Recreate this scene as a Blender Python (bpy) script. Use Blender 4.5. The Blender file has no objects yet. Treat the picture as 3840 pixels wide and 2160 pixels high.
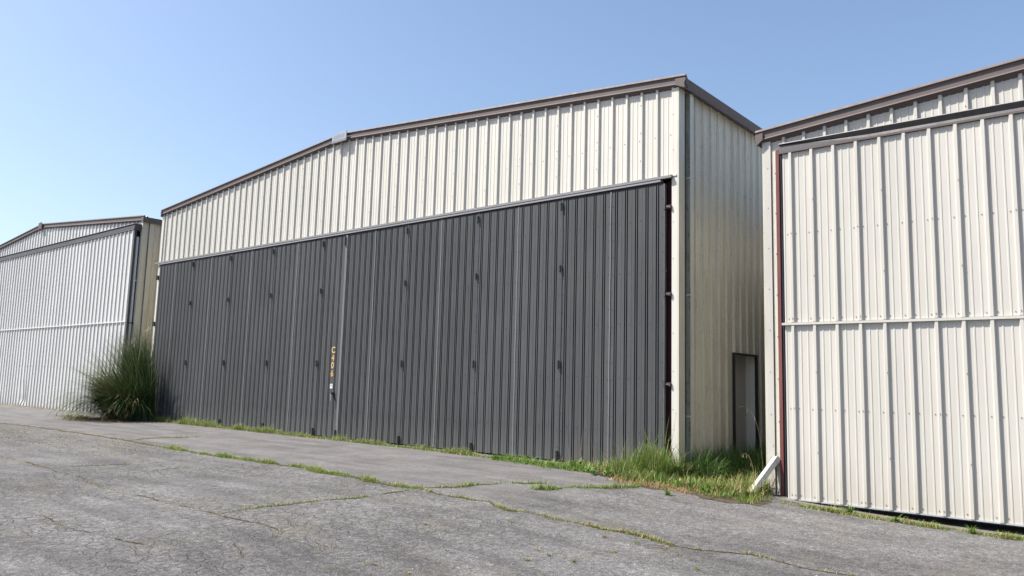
import bpy, math, random
import numpy as np
from mathutils import Matrix, Vector
random.seed(7); rng = np.random.default_rng(7)
S = bpy.context.scene
COL = S.collection

# ------------------------------------------------------------------ camera
cam_d = bpy.data.cameras.new("camera"); cam = bpy.data.objects.new("camera", cam_d); COL.objects.link(cam)
YAW, PIT, ROL = -0.7025, 0.1240, 0.0270
fwd = Vector((math.sin(YAW)*math.cos(PIT), math.cos(YAW)*math.cos(PIT), math.sin(PIT)))
rt = Vector((math.cos(YAW), -math.sin(YAW), 0)); up_ = rt.cross(fwd)
c_, s_ = math.cos(ROL), math.sin(ROL)
r2 = c_*rt + s_*up_; u2 = -s_*rt + c_*up_
M = Matrix((r2, u2, -fwd)).transposed().to_4x4(); M.translation = Vector((24.4374, -11.4493, 1.3494))
cam.matrix_world = M
cam_d.sensor_width = 36; cam_d.lens = 2907.36/3840*36; cam_d.clip_end = 3000; cam_d.clip_start = .05
S.camera = cam
S.render.resolution_x = 1024; S.render.resolution_y = 576
S.view_settings.view_transform = 'Standard'; S.view_settings.look = 'None'
S.view_settings.exposure = 0.98; S.view_settings.gamma = 1

# ------------------------------------------------------------------ sky + sun
SUN_EL, SUN_AZ = math.radians(55), math.radians(48)       # azimuth: left of the facade normal
sd = Vector((-math.sin(SUN_AZ)*math.cos(SUN_EL), -math.cos(SUN_AZ)*math.cos(SUN_EL), math.sin(SUN_EL)))
W = bpy.data.worlds.new("World"); S.world = W; W.use_nodes = True
nt = W.node_tree; bg = nt.nodes['Background']
sky = nt.nodes.new('ShaderNodeTexSky'); sky.sky_type = 'NISHITA'; sky.sun_disc = False
sky.sun_elevation = SUN_EL; sky.sun_rotation = math.atan2(sd.x, sd.y)
sky.air_density = 1.0; sky.dust_density = 2.1; sky.ozone_density = 1.0; sky.altitude = 10
tint = nt.nodes.new('ShaderNodeMix'); tint.data_type = 'RGBA'; tint.blend_type = 'MULTIPLY'; tint.inputs[0].default_value = 1
tint.inputs[7].default_value = (1.01, 1.035, 1.06, 1); nt.links.new(sky.outputs[0], tint.inputs[6]); nt.links.new(tint.outputs[2], bg.inputs[0])
bg.inputs[1].default_value = 0.101
sl = bpy.data.lights.new("sun", 'SUN'); sl.energy = 5.0; sl.angle = math.radians(.53); sl.color = (1, .955, .89)
so = bpy.data.objects.new("sun", sl); COL.objects.link(so)
so.rotation_euler = sd.to_track_quat('Z', 'Y').to_euler(); so.location = sd*60

# ------------------------------------------------------------------ materials
class NT:
    def __init__(s, name):
        s.m = bpy.data.materials.new(name); s.m.use_nodes = True; s.t = s.m.node_tree
        s.b = s.t.nodes['Principled BSDF']; s.o = s.t.nodes['Material Output']
    def n(s, typ, **kw):
        x = s.t.nodes.new('ShaderNode'+typ)
        for k, v in kw.items():
            if k.startswith('i_'): x.inputs[k[2:].replace('_', ' ')].default_value = v
            else: setattr(x, k, v)
        return x
    def l(s, a, b): s.t.links.new(a, b)
    def pos(s, scale=(1, 1, 1)):
        g = s.n('NewGeometry'); mp = s.n('Mapping'); mp.inputs['Scale'].default_value = scale
        s.l(g.outputs['Position'], mp.inputs['Vector']); return mp.outputs[0]
    def noise(s, vec, sc, det=4, rough=.55, dist=0):
        x = s.n('TexNoise'); x.inputs['Scale'].default_value = sc; x.inputs['Detail'].default_value = det
        x.inputs['Roughness'].default_value = rough; x.inputs['Distortion'].default_value = dist
        s.l(vec, x.inputs['Vector']); return x.outputs[0]
    def ramp(s, fac, pts):
        x = s.n('ValToRGB'); e = x.color_ramp.elements
        while len(e) < len(pts): e.new(.5)
        for a, (p, c) in zip(e, pts):
            a.position = p; a.color = (c, c, c, 1) if not isinstance(c, tuple) else (*c, 1)
        s.l(fac, x.inputs[0]); return x.outputs[0]
    def mix(s, fac, a, b, mode='MIX'):
        x = s.n('Mix', data_type='RGBA', blend_type=mode)
        for sock, v in ((x.inputs[0], fac), (x.inputs[6], a), (x.inputs[7], b)):
            if isinstance(v, (int, float)): sock.default_value = v
            elif isinstance(v, tuple): sock.default_value = (*v, 1)
            else: s.l(v, sock)
        return x.outputs[2]
    def math(s, op, a, b=0, clamp=False):
        x = s.n('Math', operation=op, use_clamp=clamp)
        for i, v in enumerate((a, b)):
            if isinstance(v, (int, float)): x.inputs[i].default_value = v
            else: s.l(v, x.inputs[i])
        return x.outputs[0]
    def bump(s, h, st, d=.01):
        x = s.n('Bump'); x.inputs['Strength'].default_value = st; x.inputs['Distance'].default_value = d
        s.l(h, x.inputs['Height']); s.l(x.outputs[0], s.b.inputs['Normal'])
    def fin(s, col=None, rough=.5, metal=0, spec=.5):
        if col is not None:
            if isinstance(col, tuple): s.b.inputs['Base Color'].default_value = (*col, 1)
            else: s.l(col, s.b.inputs['Base Color'])
        if isinstance(rough, (int, float)): s.b.inputs['Roughness'].default_value = rough
        else: s.l(rough, s.b.inputs['Roughness'])
        s.b.inputs['Metallic'].default_value = metal; s.b.inputs['Specular IOR Level'].default_value = spec
        return s.m

def painted(name, col, rough=.45, dirt=.12, dirtcol=(.30, .27, .21), spec=.4, mold=0., metal=0., bump=.15, splash=0., vary=0.):
    a = NT(name)
    st = a.noise(a.pos((5, 5, .35)), 3, 5, .6); st = a.ramp(st, [(.42, 0), (.75, 1)])
    sp = a.noise(a.pos(), 1.3, 5, .6); sp = a.ramp(sp, [(.35, .25), (.7, 1)])
    f = a.math('MULTIPLY', a.math('MULTIPLY', st, sp), dirt)
    c = a.mix(f, col, dirtcol)
    tint = a.ramp(a.noise(a.pos((.8, .8, .25)), 1.1, 3), [(.3, .93), (.7, 1.04)])
    c = a.mix(1., c, tint, 'MULTIPLY')
    fl = a.ramp(a.noise(a.pos(), 55, 3, .7), [(.66, 0), (.74, 1)])
    c = a.mix(a.math('MULTIPLY', fl, dirt*1.2), c, dirtcol)
    if splash > 0:                                                     # splashed dirt settled near the ground
        g = a.n('NewGeometry'); sx = a.n('SeparateXYZ'); a.l(g.outputs['Position'], sx.inputs[0])
        zz = a.math('ADD', sx.outputs[2], a.math('MULTIPLY', a.noise(a.pos((4, 4, 1)), 3, 4, .7), .9))
        mr = a.n('MapRange'); a.l(zz, mr.inputs[0]); mr.inputs[1].default_value = 1.0; mr.inputs[2].default_value = .35
        c = a.mix(a.math('MULTIPLY', mr.outputs[0], splash), c, dirtcol)
    if vary > 0:
        oi = a.n('ObjectInfo'); rv = a.ramp(oi.outputs['Random'], [(0, 1-vary), (1, 1+vary)]); c = a.mix(1., c, rv, 'MULTIPLY')
        fp = a.ramp(a.noise(a.pos((1.2, 1.2, .5)), .9, 5, .65), [(.45, 0), (.7, .25)]); c = a.mix(fp, c, tuple(min(1, q*1.5+.02) for q in col))
    if mold > 0:
        m1 = a.noise(a.pos((9, 9, .8)), 2.2, 6, .7); m1 = a.ramp(m1, [(.47, 0), (.60, 1)])
        m2 = a.noise(a.pos(), 30, 4, .7); m2 = a.ramp(m2, [(.42, 0), (.62, 1)])
        c = a.mix(a.math('MULTIPLY', a.math('MULTIPLY', m1, m2), mold), c, (.06, .062, .035))
    a.bump(a.noise(a.pos((2.5, 2.5, .7)), 1.6, 2), bump, .012)
    r = a.ramp(a.noise(a.pos((3, 3, 1)), 4, 4), [(.3, max(rough-.1, .05)), (.7, rough+.12)])
    return a.fin(c, r, metal, spec)

M_WHITE = painted('white_panel_paint', (.520, .500, .452), .5, .28, (.38, .34, .26), .4, 0, 0, .3, .35)
M_GREYW = painted('offwhite_panel_paint', (.452, .434, .396), .5, .26, (.36, .32, .26), .4, 0, 0, .3, .35)
M_WHITEHAZE = painted('hazed_white_panel_paint', (.545, .54, .525), .5, .2, (.38, .35, .28), .4, 0, 0, .3, .3)  # far hangar's white, with distance haze and facing mixed into the colour
M_POST = painted('dull_galvanised_paint', (.46, .48, .52), .5, .3, (.15, .14, .13))
M_TAN = painted('tan_panel_paint', (.52, .488, .405), .33, .42, (.22, .19, .13), .5, .32)
M_TANCLEAN = painted('tan_trim_paint', (.50, .475, .40), .4, .42, (.24, .21, .13), .5, .2)
M_MOLDY = painted('moldy_grey_metal', (.27, .275, .245), .6, .9, (.07, .075, .03), .3, 1.)
M_FLASH = painted('grey_header_flashing', (.20, .19, .19), .5, .4, (.10, .09, .08), .4)
M_TRACK = painted('pale_track_paint', (.225, .225, .24), .45, .3, (.25, .24, .22), .4)
M_GAPSTRIP = painted('dark_gap_strip', (.075, .07, .035), .9, 1., (.03, .03, .02), .1)
M_BROWN = painted('brown_trim_paint', (.112, .092, .089), .6, .4, (.09, .075, .07), .22)
M_REDSHADE = painted('shaded_red_oxide_paint', (.075, .028, .034), .6, .4, (.12, .07, .06), .2)  # darker copy of the red post paint, recess shade put into the colour
M_CHAR = painted('charcoal_door_paint', (.056, .059, .062), .62, .4, (.115, .112, .105), .16, 0, 0, .35, .5, .10)
M_STRIP = painted('pale_worn_strip', (.17, .173, .18), .5, .8, (.14, .14, .14), .4)
M_CHARL = painted('worn_charcoal_strip', (.155, .156, .157), .42, .5, (.10, .10, .10), .5)
M_GALV = painted('galvanised_steel', (.48, .50, .54), .38, .3, (.25, .24, .22), .5, 0, .5)
M_RED = painted('red_oxide_paint', (.140, .042, .040), .5, .35, (.36, .22, .18), .35)
M_BLACK = painted('black_rubber_and_gap_shade', (.022, .021, .023), .55, .3, (.09, .085, .08), .3)
M_DGREY = painted('dark_grey_flashing', (.045, .043, .047), .5, .3, (.12, .11, .10), .4)
M_DARKMETAL = painted('dark_hinge_steel', (.03, .03, .032), .5, .3, (.10, .07, .05), .4)
M_SCREW = painted('screw_steel', (.20, .19, .18), .45, .2, (.2, .12, .08), .4, 0, .6)
M_DOORW = painted('grey_white_door_paint', (.62, .62, .61), .4, .2, (.2, .19, .16))
M_DOORG = painted('dull_grey_door_paint', (.43, .42, .40), .45, .3, (.12, .11, .09))
M_INT = painted('interior_dark_steel', (.10, .095, .09), .7, .2)
M_CONC = painted('concrete_sill', (.13, .122, .105), .8, .6, (.16, .14, .10), .2, .2)
M_YEL = painted('yellow_orange_paint', (.52, .28, .07), .5, .5, (.45, .38, .28), .3)
M_YELP = painted('faded_yellow_paint', (.50, .36, .19), .5, .5, (.45, .38, .28), .3)
M_PAPER = painted('white_sticker', (.52, .52, .52), .4, .1)
M_INK = painted('grey_ink', (.18, .18, .20), .5, .1)
M_PLATE = painted('pale_metal_plate', (.29, .32, .37), .35, .1, (.4, .4, .4), .5, 0, .2)
M_PLATEINK = painted('faded_plate_lettering', (.20, .23, .28), .4, .1)

def leafmat(name, col, col2, rough=.5, trans=.25):
    a = NT(name)
    oi = a.noise(a.pos(), 9, 3); f = a.ramp(oi, [(.35, 0), (.65, 1)])
    c = a.mix(f, col, col2)
    a.fin(c, rough, 0, .35)
    tr = a.n('BsdfTranslucent'); a.l(c, tr.inputs[0]); mx = a.n('MixShader'); mx.inputs[0].default_value = trans
    a.l(a.b.outputs[0], mx.inputs[1]); a.l(tr.outputs[0], mx.inputs[2]); a.l(mx.outputs[0], a.o.inputs[0])
    return a.m
G_GREEN = leafmat('grass_green', (.065, .155, .016), (.12, .22, .026))
G_YEL = leafmat('grass_yellow_green', (.165, .215, .04), (.26, .265, .08))
G_STRAW = leafmat('dry_straw', (.33, .27, .14), (.26, .19, .10), .6, .15)
G_RED = leafmat('reddish_dry_weed', (.24, .12, .055), (.30, .19, .09), .6, .1)
G_DARK = leafmat('dark_leaf_and_shaded_grass', (.04, .085, .018), (.07, .12, .03))  # dark leaf colour, also puts the shade into the alley grass
P_SHEEN = leafmat('pampas_leaf_sheen', (.13, .18, .07), (.20, .24, .12), .3, .2)  # paler leaf copy, sky sheen painted into the leaf colour
P_LEAF = leafmat('pampas_leaf', (.042, .085, .022), (.075, .115, .035), .36, .14)
P_DARK = leafmat('pampas_leaf_dark', (.03, .05, .022), (.05, .075, .03), .35, .12)
P_DRY = leafmat('pampas_leaf_dry', (.36, .28, .15), (.26, .19, .09), .55, .1)
P_PLUME = leafmat('pampas_seed_head', (.62, .57, .46), (.5, .43, .32), .7, .3)

def asphalt():
    a = NT('old_asphalt')
    P = a.pos()
    big = a.noise(P, .33, 5, .6); med = a.noise(P, 1.7, 5, .65)
    g = a.n('NewGeometry'); sep = a.n('SeparateXYZ'); a.l(g.outputs['Position'], sep.inputs[0])
    yn = a.math('ADD', sep.outputs[1], a.math('MULTIPLY', a.noise(P, .8, 3), .5))
    band = a.n('MapRange'); a.l(yn, band.inputs[0]); band.inputs[1].default_value = -4.1; band.inputs[2].default_value = -3.5
    bx = a.n('MapRange'); a.l(a.math('ADD', sep.outputs[0], a.math('MULTIPLY', a.noise(P, .9, 3), 2.)), bx.inputs[0]); bx.inputs[1].default_value = 19.6; bx.inputs[2].default_value = 18.2
    band = a.math('MULTIPLY', band.outputs[0], bx.outputs[0])                                            # 1 = smoother strip beside the hangars
    base = a.mix(a.ramp(big, [(.34, 0), (.66, 1)]), (.101, .098, .098), (.152, .148, .147))
    base = a.mix(1., base, a.ramp(med, [(.28, .76), (.72, 1.14)]), 'MULTIPLY')
    sm = a.mix(a.ramp(med, [(.35, 0), (.7, 1)]), (.104, .099, .099), (.142, .136, .135))
    col = a.mix(band, base, sm)
    # streaky stains running along the hangars
    stv = a.noise(a.pos((.35, 2.2, 1)), 1.2, 5, .6); col = a.mix(1., col, a.ramp(stv, [(.36, .72), (.56, 1.0)]), 'MULTIPLY')
    # aggregate
    v = a.n('TexVoronoi'); v.inputs['Scale'].default_value = 62; a.l(P, v.inputs['Vector'])
    chips = a.ramp(v.outputs['Color'], [(.0, .40), (.25, .78), (.6, 1.05), (.85, 1.25), (1., 2.1)])
    v2 = a.n('TexVoronoi'); v2.inputs['Scale'].default_value = 26; a.l(P, v2.inputs['Vector'])
    chip2 = a.ramp(v2.outputs['Color'], [(.0, .62), (.3, .92), (.8, 1.12), (1., 1.6)])
    agg = a.mix(.85, chips, chip2, 'MULTIPLY')
    agg = a.mix(1., agg, a.ramp(a.noise(P, 17, 5, .85), [(.36, .70), (.5, 1.), (.66, 1.32)]), 'MULTIPLY')
    rough_amt = a.mix(band, (.95, .95, .95), (.42, .42, .42))
    col = a.mix(1., col, a.mix(rough_amt, (1., 1., 1.), agg), 'MULTIPLY')
    # alligator cracking in worn areas
    warp = a.n('VectorMath', operation='MULTIPLY_ADD')
    nz = a.n('TexNoise'); nz.inputs['Scale'].default_value = 2.2; nz.inputs['Detail'].default_value = 5; a.l(P, nz.inputs['Vector'])
    a.l(nz.outputs['Color'], warp.inputs[0]); warp.inputs[1].default_value = (.5, .5, .5); a.l(P, warp.inputs[2])
    def cr(sc, w):
        x = a.n('TexVoronoi', feature='DISTANCE_TO_EDGE'); x.inputs['Scale'].default_value = sc; a.l(warp.outputs[0], x.inputs['Vector'])
        return a.ramp(x.outputs[0], [(0., 1), (w, 0)])
    c1 = a.math('MULTIPLY', cr(1.7, .009), a.ramp(a.noise(P, .5, 3), [(.46, 0), (.56, .8)]))
    c2 = a.math('MULTIPLY', cr(7.0, .10), a.ramp(a.noise(a.pos((1, 1, 1)), .42, 4), [(.38, .1), (.54, .85)]))
    xm_ = a.n('MapRange'); a.l(sep.outputs[0], xm_.inputs[0]); xm_.inputs[1].default_value = 20.5; xm_.inputs[2].default_value = 17.5; xm_.inputs[3].default_value = .3
    cks = a.math('MULTIPLY', a.math('MULTIPLY', a.math('MAXIMUM', c1, c2), xm_.outputs[0]), a.math('SUBTRACT', 1, a.math('MULTIPLY', band, .85)))
    col = a.mix(a.math('MULTIPLY', cks, .8), col, (.05, .045, .038))
    # brownish dust / dry moss patches
    dm = a.ramp(a.noise(P, 1.1, 7, .78), [(.54, 0), (.70, .42)])
    col = a.mix(dm, col, (.150, .130, .088))
    h = a.math('ADD', a.math('MULTIPLY', v.outputs['Distance'], .6), a.math('MULTIPLY', a.noise(P, 38, 4, .7), 1.))
    h = a.math('SUBTRACT', h, a.math('MULTIPLY', cks, .9))
    bm = a.n('Bump'); a.l(h, bm.inputs['Height']); bm.inputs['Distance'].default_value = .012
    a.l(a.math('SUBTRACT', .95, a.math('MULTIPLY', band, .5)), bm.inputs['Strength'])
    a.l(bm.outputs[0], a.b.inputs['Normal'])
    return a.fin(col, .88, 0, .25)
M_ASPH = asphalt()
def soil():
    a = NT('soil'); P = a.pos()
    c = a.mix(a.ramp(a.noise(P, 14, 5, .7), [(.35, 0), (.65, 1)]), (.028, .022, .016), (.10, .08, .052))
    a.bump(a.noise(P, 40, 4), .8, .02); return a.fin(c, .95, 0, .1)
M_SOIL = soil()

# ------------------------------------------------------------------ mesh helpers
class MB:
    def __init__(s): s.v = []; s.f = []; s.mi = []; s.m = []
    def mat(s, m):
        if m not in s.m: s.m.append(m)
        return s.m.index(m)
    def face(s, pts, m):
        i = len(s.v); s.v += [tuple(p) for p in pts]; s.f.append(tuple(range(i, i+len(pts)))); s.mi.append(s.mat(m))
    def box(s, x0, x1, y0, y1, z0, z1, m):
        i = len(s.v)
        s.v += [(x0, y0, z0), (x1, y0, z0), (x1, y1, z0), (x0, y1, z0), (x0, y0, z1), (x1, y0, z1), (x1, y1, z1), (x0, y1, z1)]
        for q in ((0, 3, 2, 1), (4, 5, 6, 7), (0, 1, 5, 4), (1, 2, 6, 5), (2, 3, 7, 6), (3, 0, 4, 7)):
            s.f.append(tuple(i+k for k in q)); s.mi.append(s.mat(m))
    def prism(s, a, b, m, mats=None, cap=True):
        """polygon loop a joined to loop b (same count)"""
        i = len(s.v); n = len(a); s.v += [tuple(p) for p in a]+[tuple(p) for p in b]
        for k in range(n):
            j = (k+1) % n; s.f.append((i+k, i+j, i+n+j, i+n+k)); s.mi.append(s.mat(mats[k] if mats else m))
        if cap:
            s.f.append(tuple(i+k for k in range(n-1, -1, -1))); s.mi.append(s.mat(m))
            s.f.append(tuple(i+n+k for k in range(n))); s.mi.append(s.mat(m))
    def sheet(s, prof, f, zb, zt, m):
        """prof: list of (u,d); f(u,d,z)->xyz; zb, zt: functions of u"""
        i = len(s.v)
        for u, d in prof: s.v.append(f(u, d, zb(u))); s.v.append(f(u, d, zt(u)))
        k = s.mat(m)
        for j in range(len(prof)-1):
            a = i+2*j; s.f.append((a, a+2, a+3, a+1)); s.mi.append(k)
    def build(s, name, parent=None, smooth=False):
        me = bpy.data.meshes.new(name); me.from_pydata(s.v, [], s.f)
        for m in s.m: me.materials.append(m)
        me.polygons.foreach_set('material_index', s.mi)
        if smooth: me.polygons.foreach_set('use_smooth', [True]*len(s.f))
        me.update(); o = bpy.data.objects.new(name, me); COL.objects.link(o)
        if parent: o.parent = parent
        return o
def tag(o, label=None, cat=None, group=None, kind=None):
    for k, v in (('label', label), ('category', cat), ('group', group), ('kind', kind)):
        if v: o[k] = v
    return o
def empty(name, loc=(0, 0, 0)):
    o = bpy.data.objects.new(name, None); COL.objects.link(o); o.location = loc; return o
class Root:
    """an Empty; children are given in world coordinates"""
def attach(o, root):
    o.parent = root; o.matrix_parent_inverse = Matrix.Translation(root.location).inverted(); return o

FT = .3048
def pbr(u0, u1, c0, pitch=FT, h=.037, minor=True, keep=True):
    """ribbed panel profile from u0 to u1, major ribs centred at c0 + k*pitch"""
    pts = [(u0, 0)]
    k = math.ceil((u0-c0)/pitch)-1
    while c0+k*pitch < u1+pitch:
        c = c0+k*pitch
        seg = [(c-.037, 0), (c-.018, h), (c+.018, h), (c+.033, 0)]
        if minor:
            for q in (.1045, .2005): seg += [(c+q-.014, 0), (c+q-.007, .0055), (c+q+.007, .0055), (c+q+.013, 0)]
        pts += [p for p in seg if u0 < p[0] < u1]; k += 1
    pts.append((u1, 0)); return pts
def charcoal_profile(u0, u1, ribs, h=.004, g=.042):
    """flat strips parted by pairs of deep narrow channels with a slim fin between them"""
    pts = [(u0, 0)]; prev = None
    for c in ribs:
        if prev is not None:
            q = (prev+c)/2; pts += [(q-.010, 0), (q-.005, .003), (q+.004, .003), (q+.007, 0)]
        pts += [(c-.039, 0), (c-.035, .005), (c-.031, .005), (c-.030, -g), (c-.010, -g), (c-.009, h), (c+.008, h), (c+.009, -g), (c+.028, -g), (c+.029, 0)]
        prev = c
    pts.append((u1, 0)); return pts
def screw(mb, f, u, d, z, r=.008, h=.008, m=None):
    """small hexagonal screw head standing off a sheet"""
    m = m or M_SCREW; a = []; b = []
    for k in range(6):
        t = k*math.pi/3+.3; a.append(f(u+r*math.cos(t), d, z+r*math.sin(t))); b.append(f(u+r*.75*math.cos(t), d+h, z+r*.75*math.sin(t)))
    mb.prism(a, b, m)

def gz(X, Y):
    t = min(1, max(0, (X-17)/6)); return -.25*t*t*(3-2*t)+.012*min(Y, 0)

# ------------------------------------------------------------------ ground
def ground():
    xs = np.concatenate([[-600, -300, -120, -60, -35], np.arange(-22, 42.01, .5), [60, 120, 300, 600]])
    ys = np.concatenate([[-600, -300, -120, -50, -25], np.arange(-16, 9.01, .5), [20, 60, 150, 300, 600]])
    vs = [(x, y, gz(x, max(y, -40))) for y in ys for x in xs]; n = len(xs)
    fs = [(j*n+i, j*n+i+1, (j+1)*n+i+1, (j+1)*n+i) for j in range(len(ys)-1) for i in range(n-1)]
    me = bpy.data.meshes.new('pavement'); me.from_pydata(vs, [], fs); me.materials.append(M_ASPH)
    me.polygons.foreach_set('use_smooth', [True]*len(fs)); me.update()
    o = bpy.data.objects.new('pavement', me); COL.objects.link(o)
    tag(o, 'cracked grey asphalt apron in front of the hangars', 'pavement', kind='structure')
ground()

# ------------------------------------------------------------------ hangars
def rake(mb, xa, za, xb, zb, yw, caps=True):
    """roof edge trim along a gable, cross-section in (y, z) from the wall plane"""
    P = [(0, -.002), (-.080, .050), (-.114, .054), (-.114, .060), (-.094, .078), (-.092, .155), (-.098, .182), (-.128, .186), (-.128, .192), (-.100, .228), (.05, .10)]
    mb.prism([(xa, yw+y*.76, za+z) for y, z in P], [(xb, yw+y*.76, zb+z) for y, z in P], M_BROWN)
def gutter(mb, xw, sgn, out, z0, y0, y1):
    P = [(0, .075), (out-.01, .0), (out+.005, .015), (out+.005, .055), (out-.006, .065), (out+.02, .140), (out+.022, .165), (out-.02, .172), (0, .185)]
    a = [(xw+sgn*x, y0, z0+z) for x, z in P]; b = [(xw+sgn*x, y1, z0+z) for x, z in P]
    if sgn < 0: a, b = b, a
    mb.prism(a, b, M_BROWN)
def hangar(name, label, X0, X1, yw, ze, depth, c0, frontmat, zfront, doorx, ovl, ovr, side_c, side='r', group='steel hangars in a row', front_pitch=FT, eave_dz=.0):
    """gabled steel hangar; zfront: z where the front cladding starts; doorx: the door opening's two x"""
    root = empty(name, ((X0+X1)/2, yw, gz((X0+X1)/2, yw)))
    tag(root, label, 'hangar', group)
    xm = (X0+X1)/2; sl_ = 1/12
    top = lambda x: ze+sl_*(min(x-X0, X1-x))
    fr = MB()
    pr = pbr(X0+.01, X1-.01, c0, front_pitch)
    pts = sorted(set(pr+[(xm, 0.)])); 
    F = lambda u, d, z: (u, yw-d, z)
    fr.sheet(pts, F, lambda u: zfront, lambda u: top(u)+.03, frontmat)
    # screws along the girts
    k0 = math.ceil((X0-c0)/front_pitch)
    k = k0
    while c0+k*front_pitch < X1-.05:
        c = c0+k*front_pitch
        for z in (zfront+.025, zfront+.72):
            if z < top(c)-.1 and c-.055 > X0+.02:
                screw(fr, F, c-.055, 0, z); screw(fr, F, c+.052, 0, z) if z < zfront+.1 else None
        if k % 3 == 0:
            z = zfront+.35
            while z < top(c)-.1: screw(fr, F, c-.012, .037, z); z += .5
        k += 1
    attach(fr.build('gable_wall'), root)
    # side walls
    for xs_, sg, cc in ((X0, -1, side_c), (X1, 1, side_c)):
        sw = MB(); G = lambda u, d, z, xs_=xs_, sg=sg: (xs_+sg*d, u, z)
        if sg == 1 and name_has_recess.get(name):
            ya, yb, zt_ = name_has_recess[name]
            sw.sheet(pbr(yw+.17, ya, cc), G, lambda u: -.35, lambda u: ze+.06, M_TAN)
            sw.sheet([p for p in pbr(ya, yb, cc)], G, lambda u: zt_, lambda u: ze+.06, M_TAN)
            sw.sheet(pbr(yb, yw+depth, cc), G, lambda u: -.35, lambda u: ze+.06, M_TAN)
        else:
            sw.sheet(pbr(yw+.17, yw+depth, cc), G, lambda u: -.35, lambda u: ze+.06, M_TAN)
        for z in (.9, 2.35, 3.85, 5.1):
            y = cc-.05
            while y < yw+10:
                if y > yw+.2: screw(sw, G, y, 0, z)
                y += FT
        attach(sw.build('side_wall'), root)
    # corner trims
    for x, sg in ((X0, -1), (X1, 1)):
        t = MB()
        w = .095
        xa, xb = (x-.004, x+w) if sg < 0 else (x-w, x+.004)
        t.box(xa, xb, yw-.036, yw-.002, -.3 if zfront > 1 else -.3, ze+.02, frontmat)
        xa, xb = (x-.036, x-.004) if sg < 0 else (x+.004, x+.036)
        t.box(xa, xb, yw-.036, yw+.17, -.3, ze+.02, M_TANCLEAN)
        z = .4
        while z < ze: screw(t, F, (x+w*.5 if sg < 0 else x-w*.72), .036, z, .007, .007); z += .62
        attach(t.build('corner_trim'), root)
    # roof
    r = MB()
    for sgn in (-1, 1):
        xe = X0-.02 if sgn < 0 else X1+.02
        P = lambda x, y, d: (x, y, ze+.19+sl_*(abs(x-xe)) if False else 0)
        prof = pbr(yw-.06, yw+depth, yw+.1, .6096, .03, False)
        a = len(r.v)
        for y, d in prof:
            r.v.append((xe, y, ze+.185+d)); r.v.append((xm, y, ze+.185+d+sl_*(xm-X0)))
        kk = r.mat(M_GALV)
        for j in range(len(prof)-1):
            q = a+2*j; r.f.append((q, q+1, q+3, q+2) if sgn > 0 else (q, q+2, q+3, q+1)); r.mi.append(kk)
    attach(r.build('roof'), root)
    bw = MB(); yb_ = yw+depth
    bw.face([(X0, yb_, -.3), (X1, yb_, -.3), (X1, yb_, ze+.1), (xm, yb_, top(xm)+.1), (X0, yb_, ze+.1)], M_TAN)
    attach(bw.build('back_wall'), root)
    # roof edge trim
    for xa, za, xb, zb in ((X0-ovl, ze-sl_*ovl, xm-.002, top(xm)), (xm+.002, top(xm), X1+ovr, ze-sl_*ovr)):
        t = MB(); rake(t, xa, za, xb, zb, yw)
        attach(t.build('roof_edge_trim'), root)
    for x, sgn, ov in ((X0, -1, ovl), (X1, 1, ovr)):
        t = MB(); gutter(t, x, sgn, max(ov-.02, .05), ze-.03-sl_*ov+.015, yw-.10, yw+depth)
        attach(t.build('gutter'), root)
    return root, top, xm
name_has_recess = {}

# ---- middle hangar (charcoal folding doors)
name_has_recess['middle'] = (2.10, 3.10, 2.01)
_n = 'steel_hangar'
def mk(key, *a, **k):
    if key in name_has_recess: name_has_recess[_n] = name_has_recess[key]
    else: name_has_recess.pop(_n, None)
    return hangar(_n, *a, **k)
XW = 18.33
mid, mtop, mxm = mk('middle', 'largest hangar in the middle, white gable above a charcoal folding door marked C406', 0, XW, 0, 6.42, 22, .9246*FT-.016, M_WHITE, 4.922, (0.1, 18.1), .07, .19, .9078-.01)
name_has_recess.pop('middle')

# header flashing and door track
h = MB()
h.prism([(-.16, y, z) for y, z in ((.01, 4.935), (-.100, 4.915), (-.100, 4.872), (-.092, 4.868), (.01, 4.88))], [(18.255, y, z) for y, z in ((.01, 4.935), (-.100, 4.915), (-.100, 4.872), (-.092, 4.868), (.01, 4.88))], M_FLASH)
h.box(18.255, 18.325, -.05, .0, 4.90, 4.925, M_WHITE)
attach(h.build('door_header'), mid)
h = MB()
h.box(.02, 18.05, -.092, .02, 4.828, 4.866, M_TRACK); h.box(.05, 18.06, -.045, .05, 4.775, 4.822, M_BLACK)
attach(h.build('door_track'), mid)
# jambs
j = MB(); j.box(18.235, 18.34, -.018, .16, -.3, 4.90, M_WHITE)
z = .5
while z < 4.7: screw(j, lambda u, d, z: (u, -.018-d, z), 18.262, 0, z, .008, .008); z += .62
attach(j.build('door_jamb'), mid)
j = MB(); j.box(-.01, .075, -.015, .16, -.3, 4.868, M_WHITE); attach(j.build('door_jamb'), mid)
j = MB(); j.box(18.06, 18.235, .10, .20, -.3, 4.87, M_REDSHADE); j.box(18.218, 18.234, .0, .10, -.3, 4.87, M_REDSHADE)
attach(j.build('steel_post'), mid)
j = MB(); j.box(.075, .2, .10, .20, -.3, 4.87, M_REDSHADE); attach(j.build('steel_post'), mid)
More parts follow.
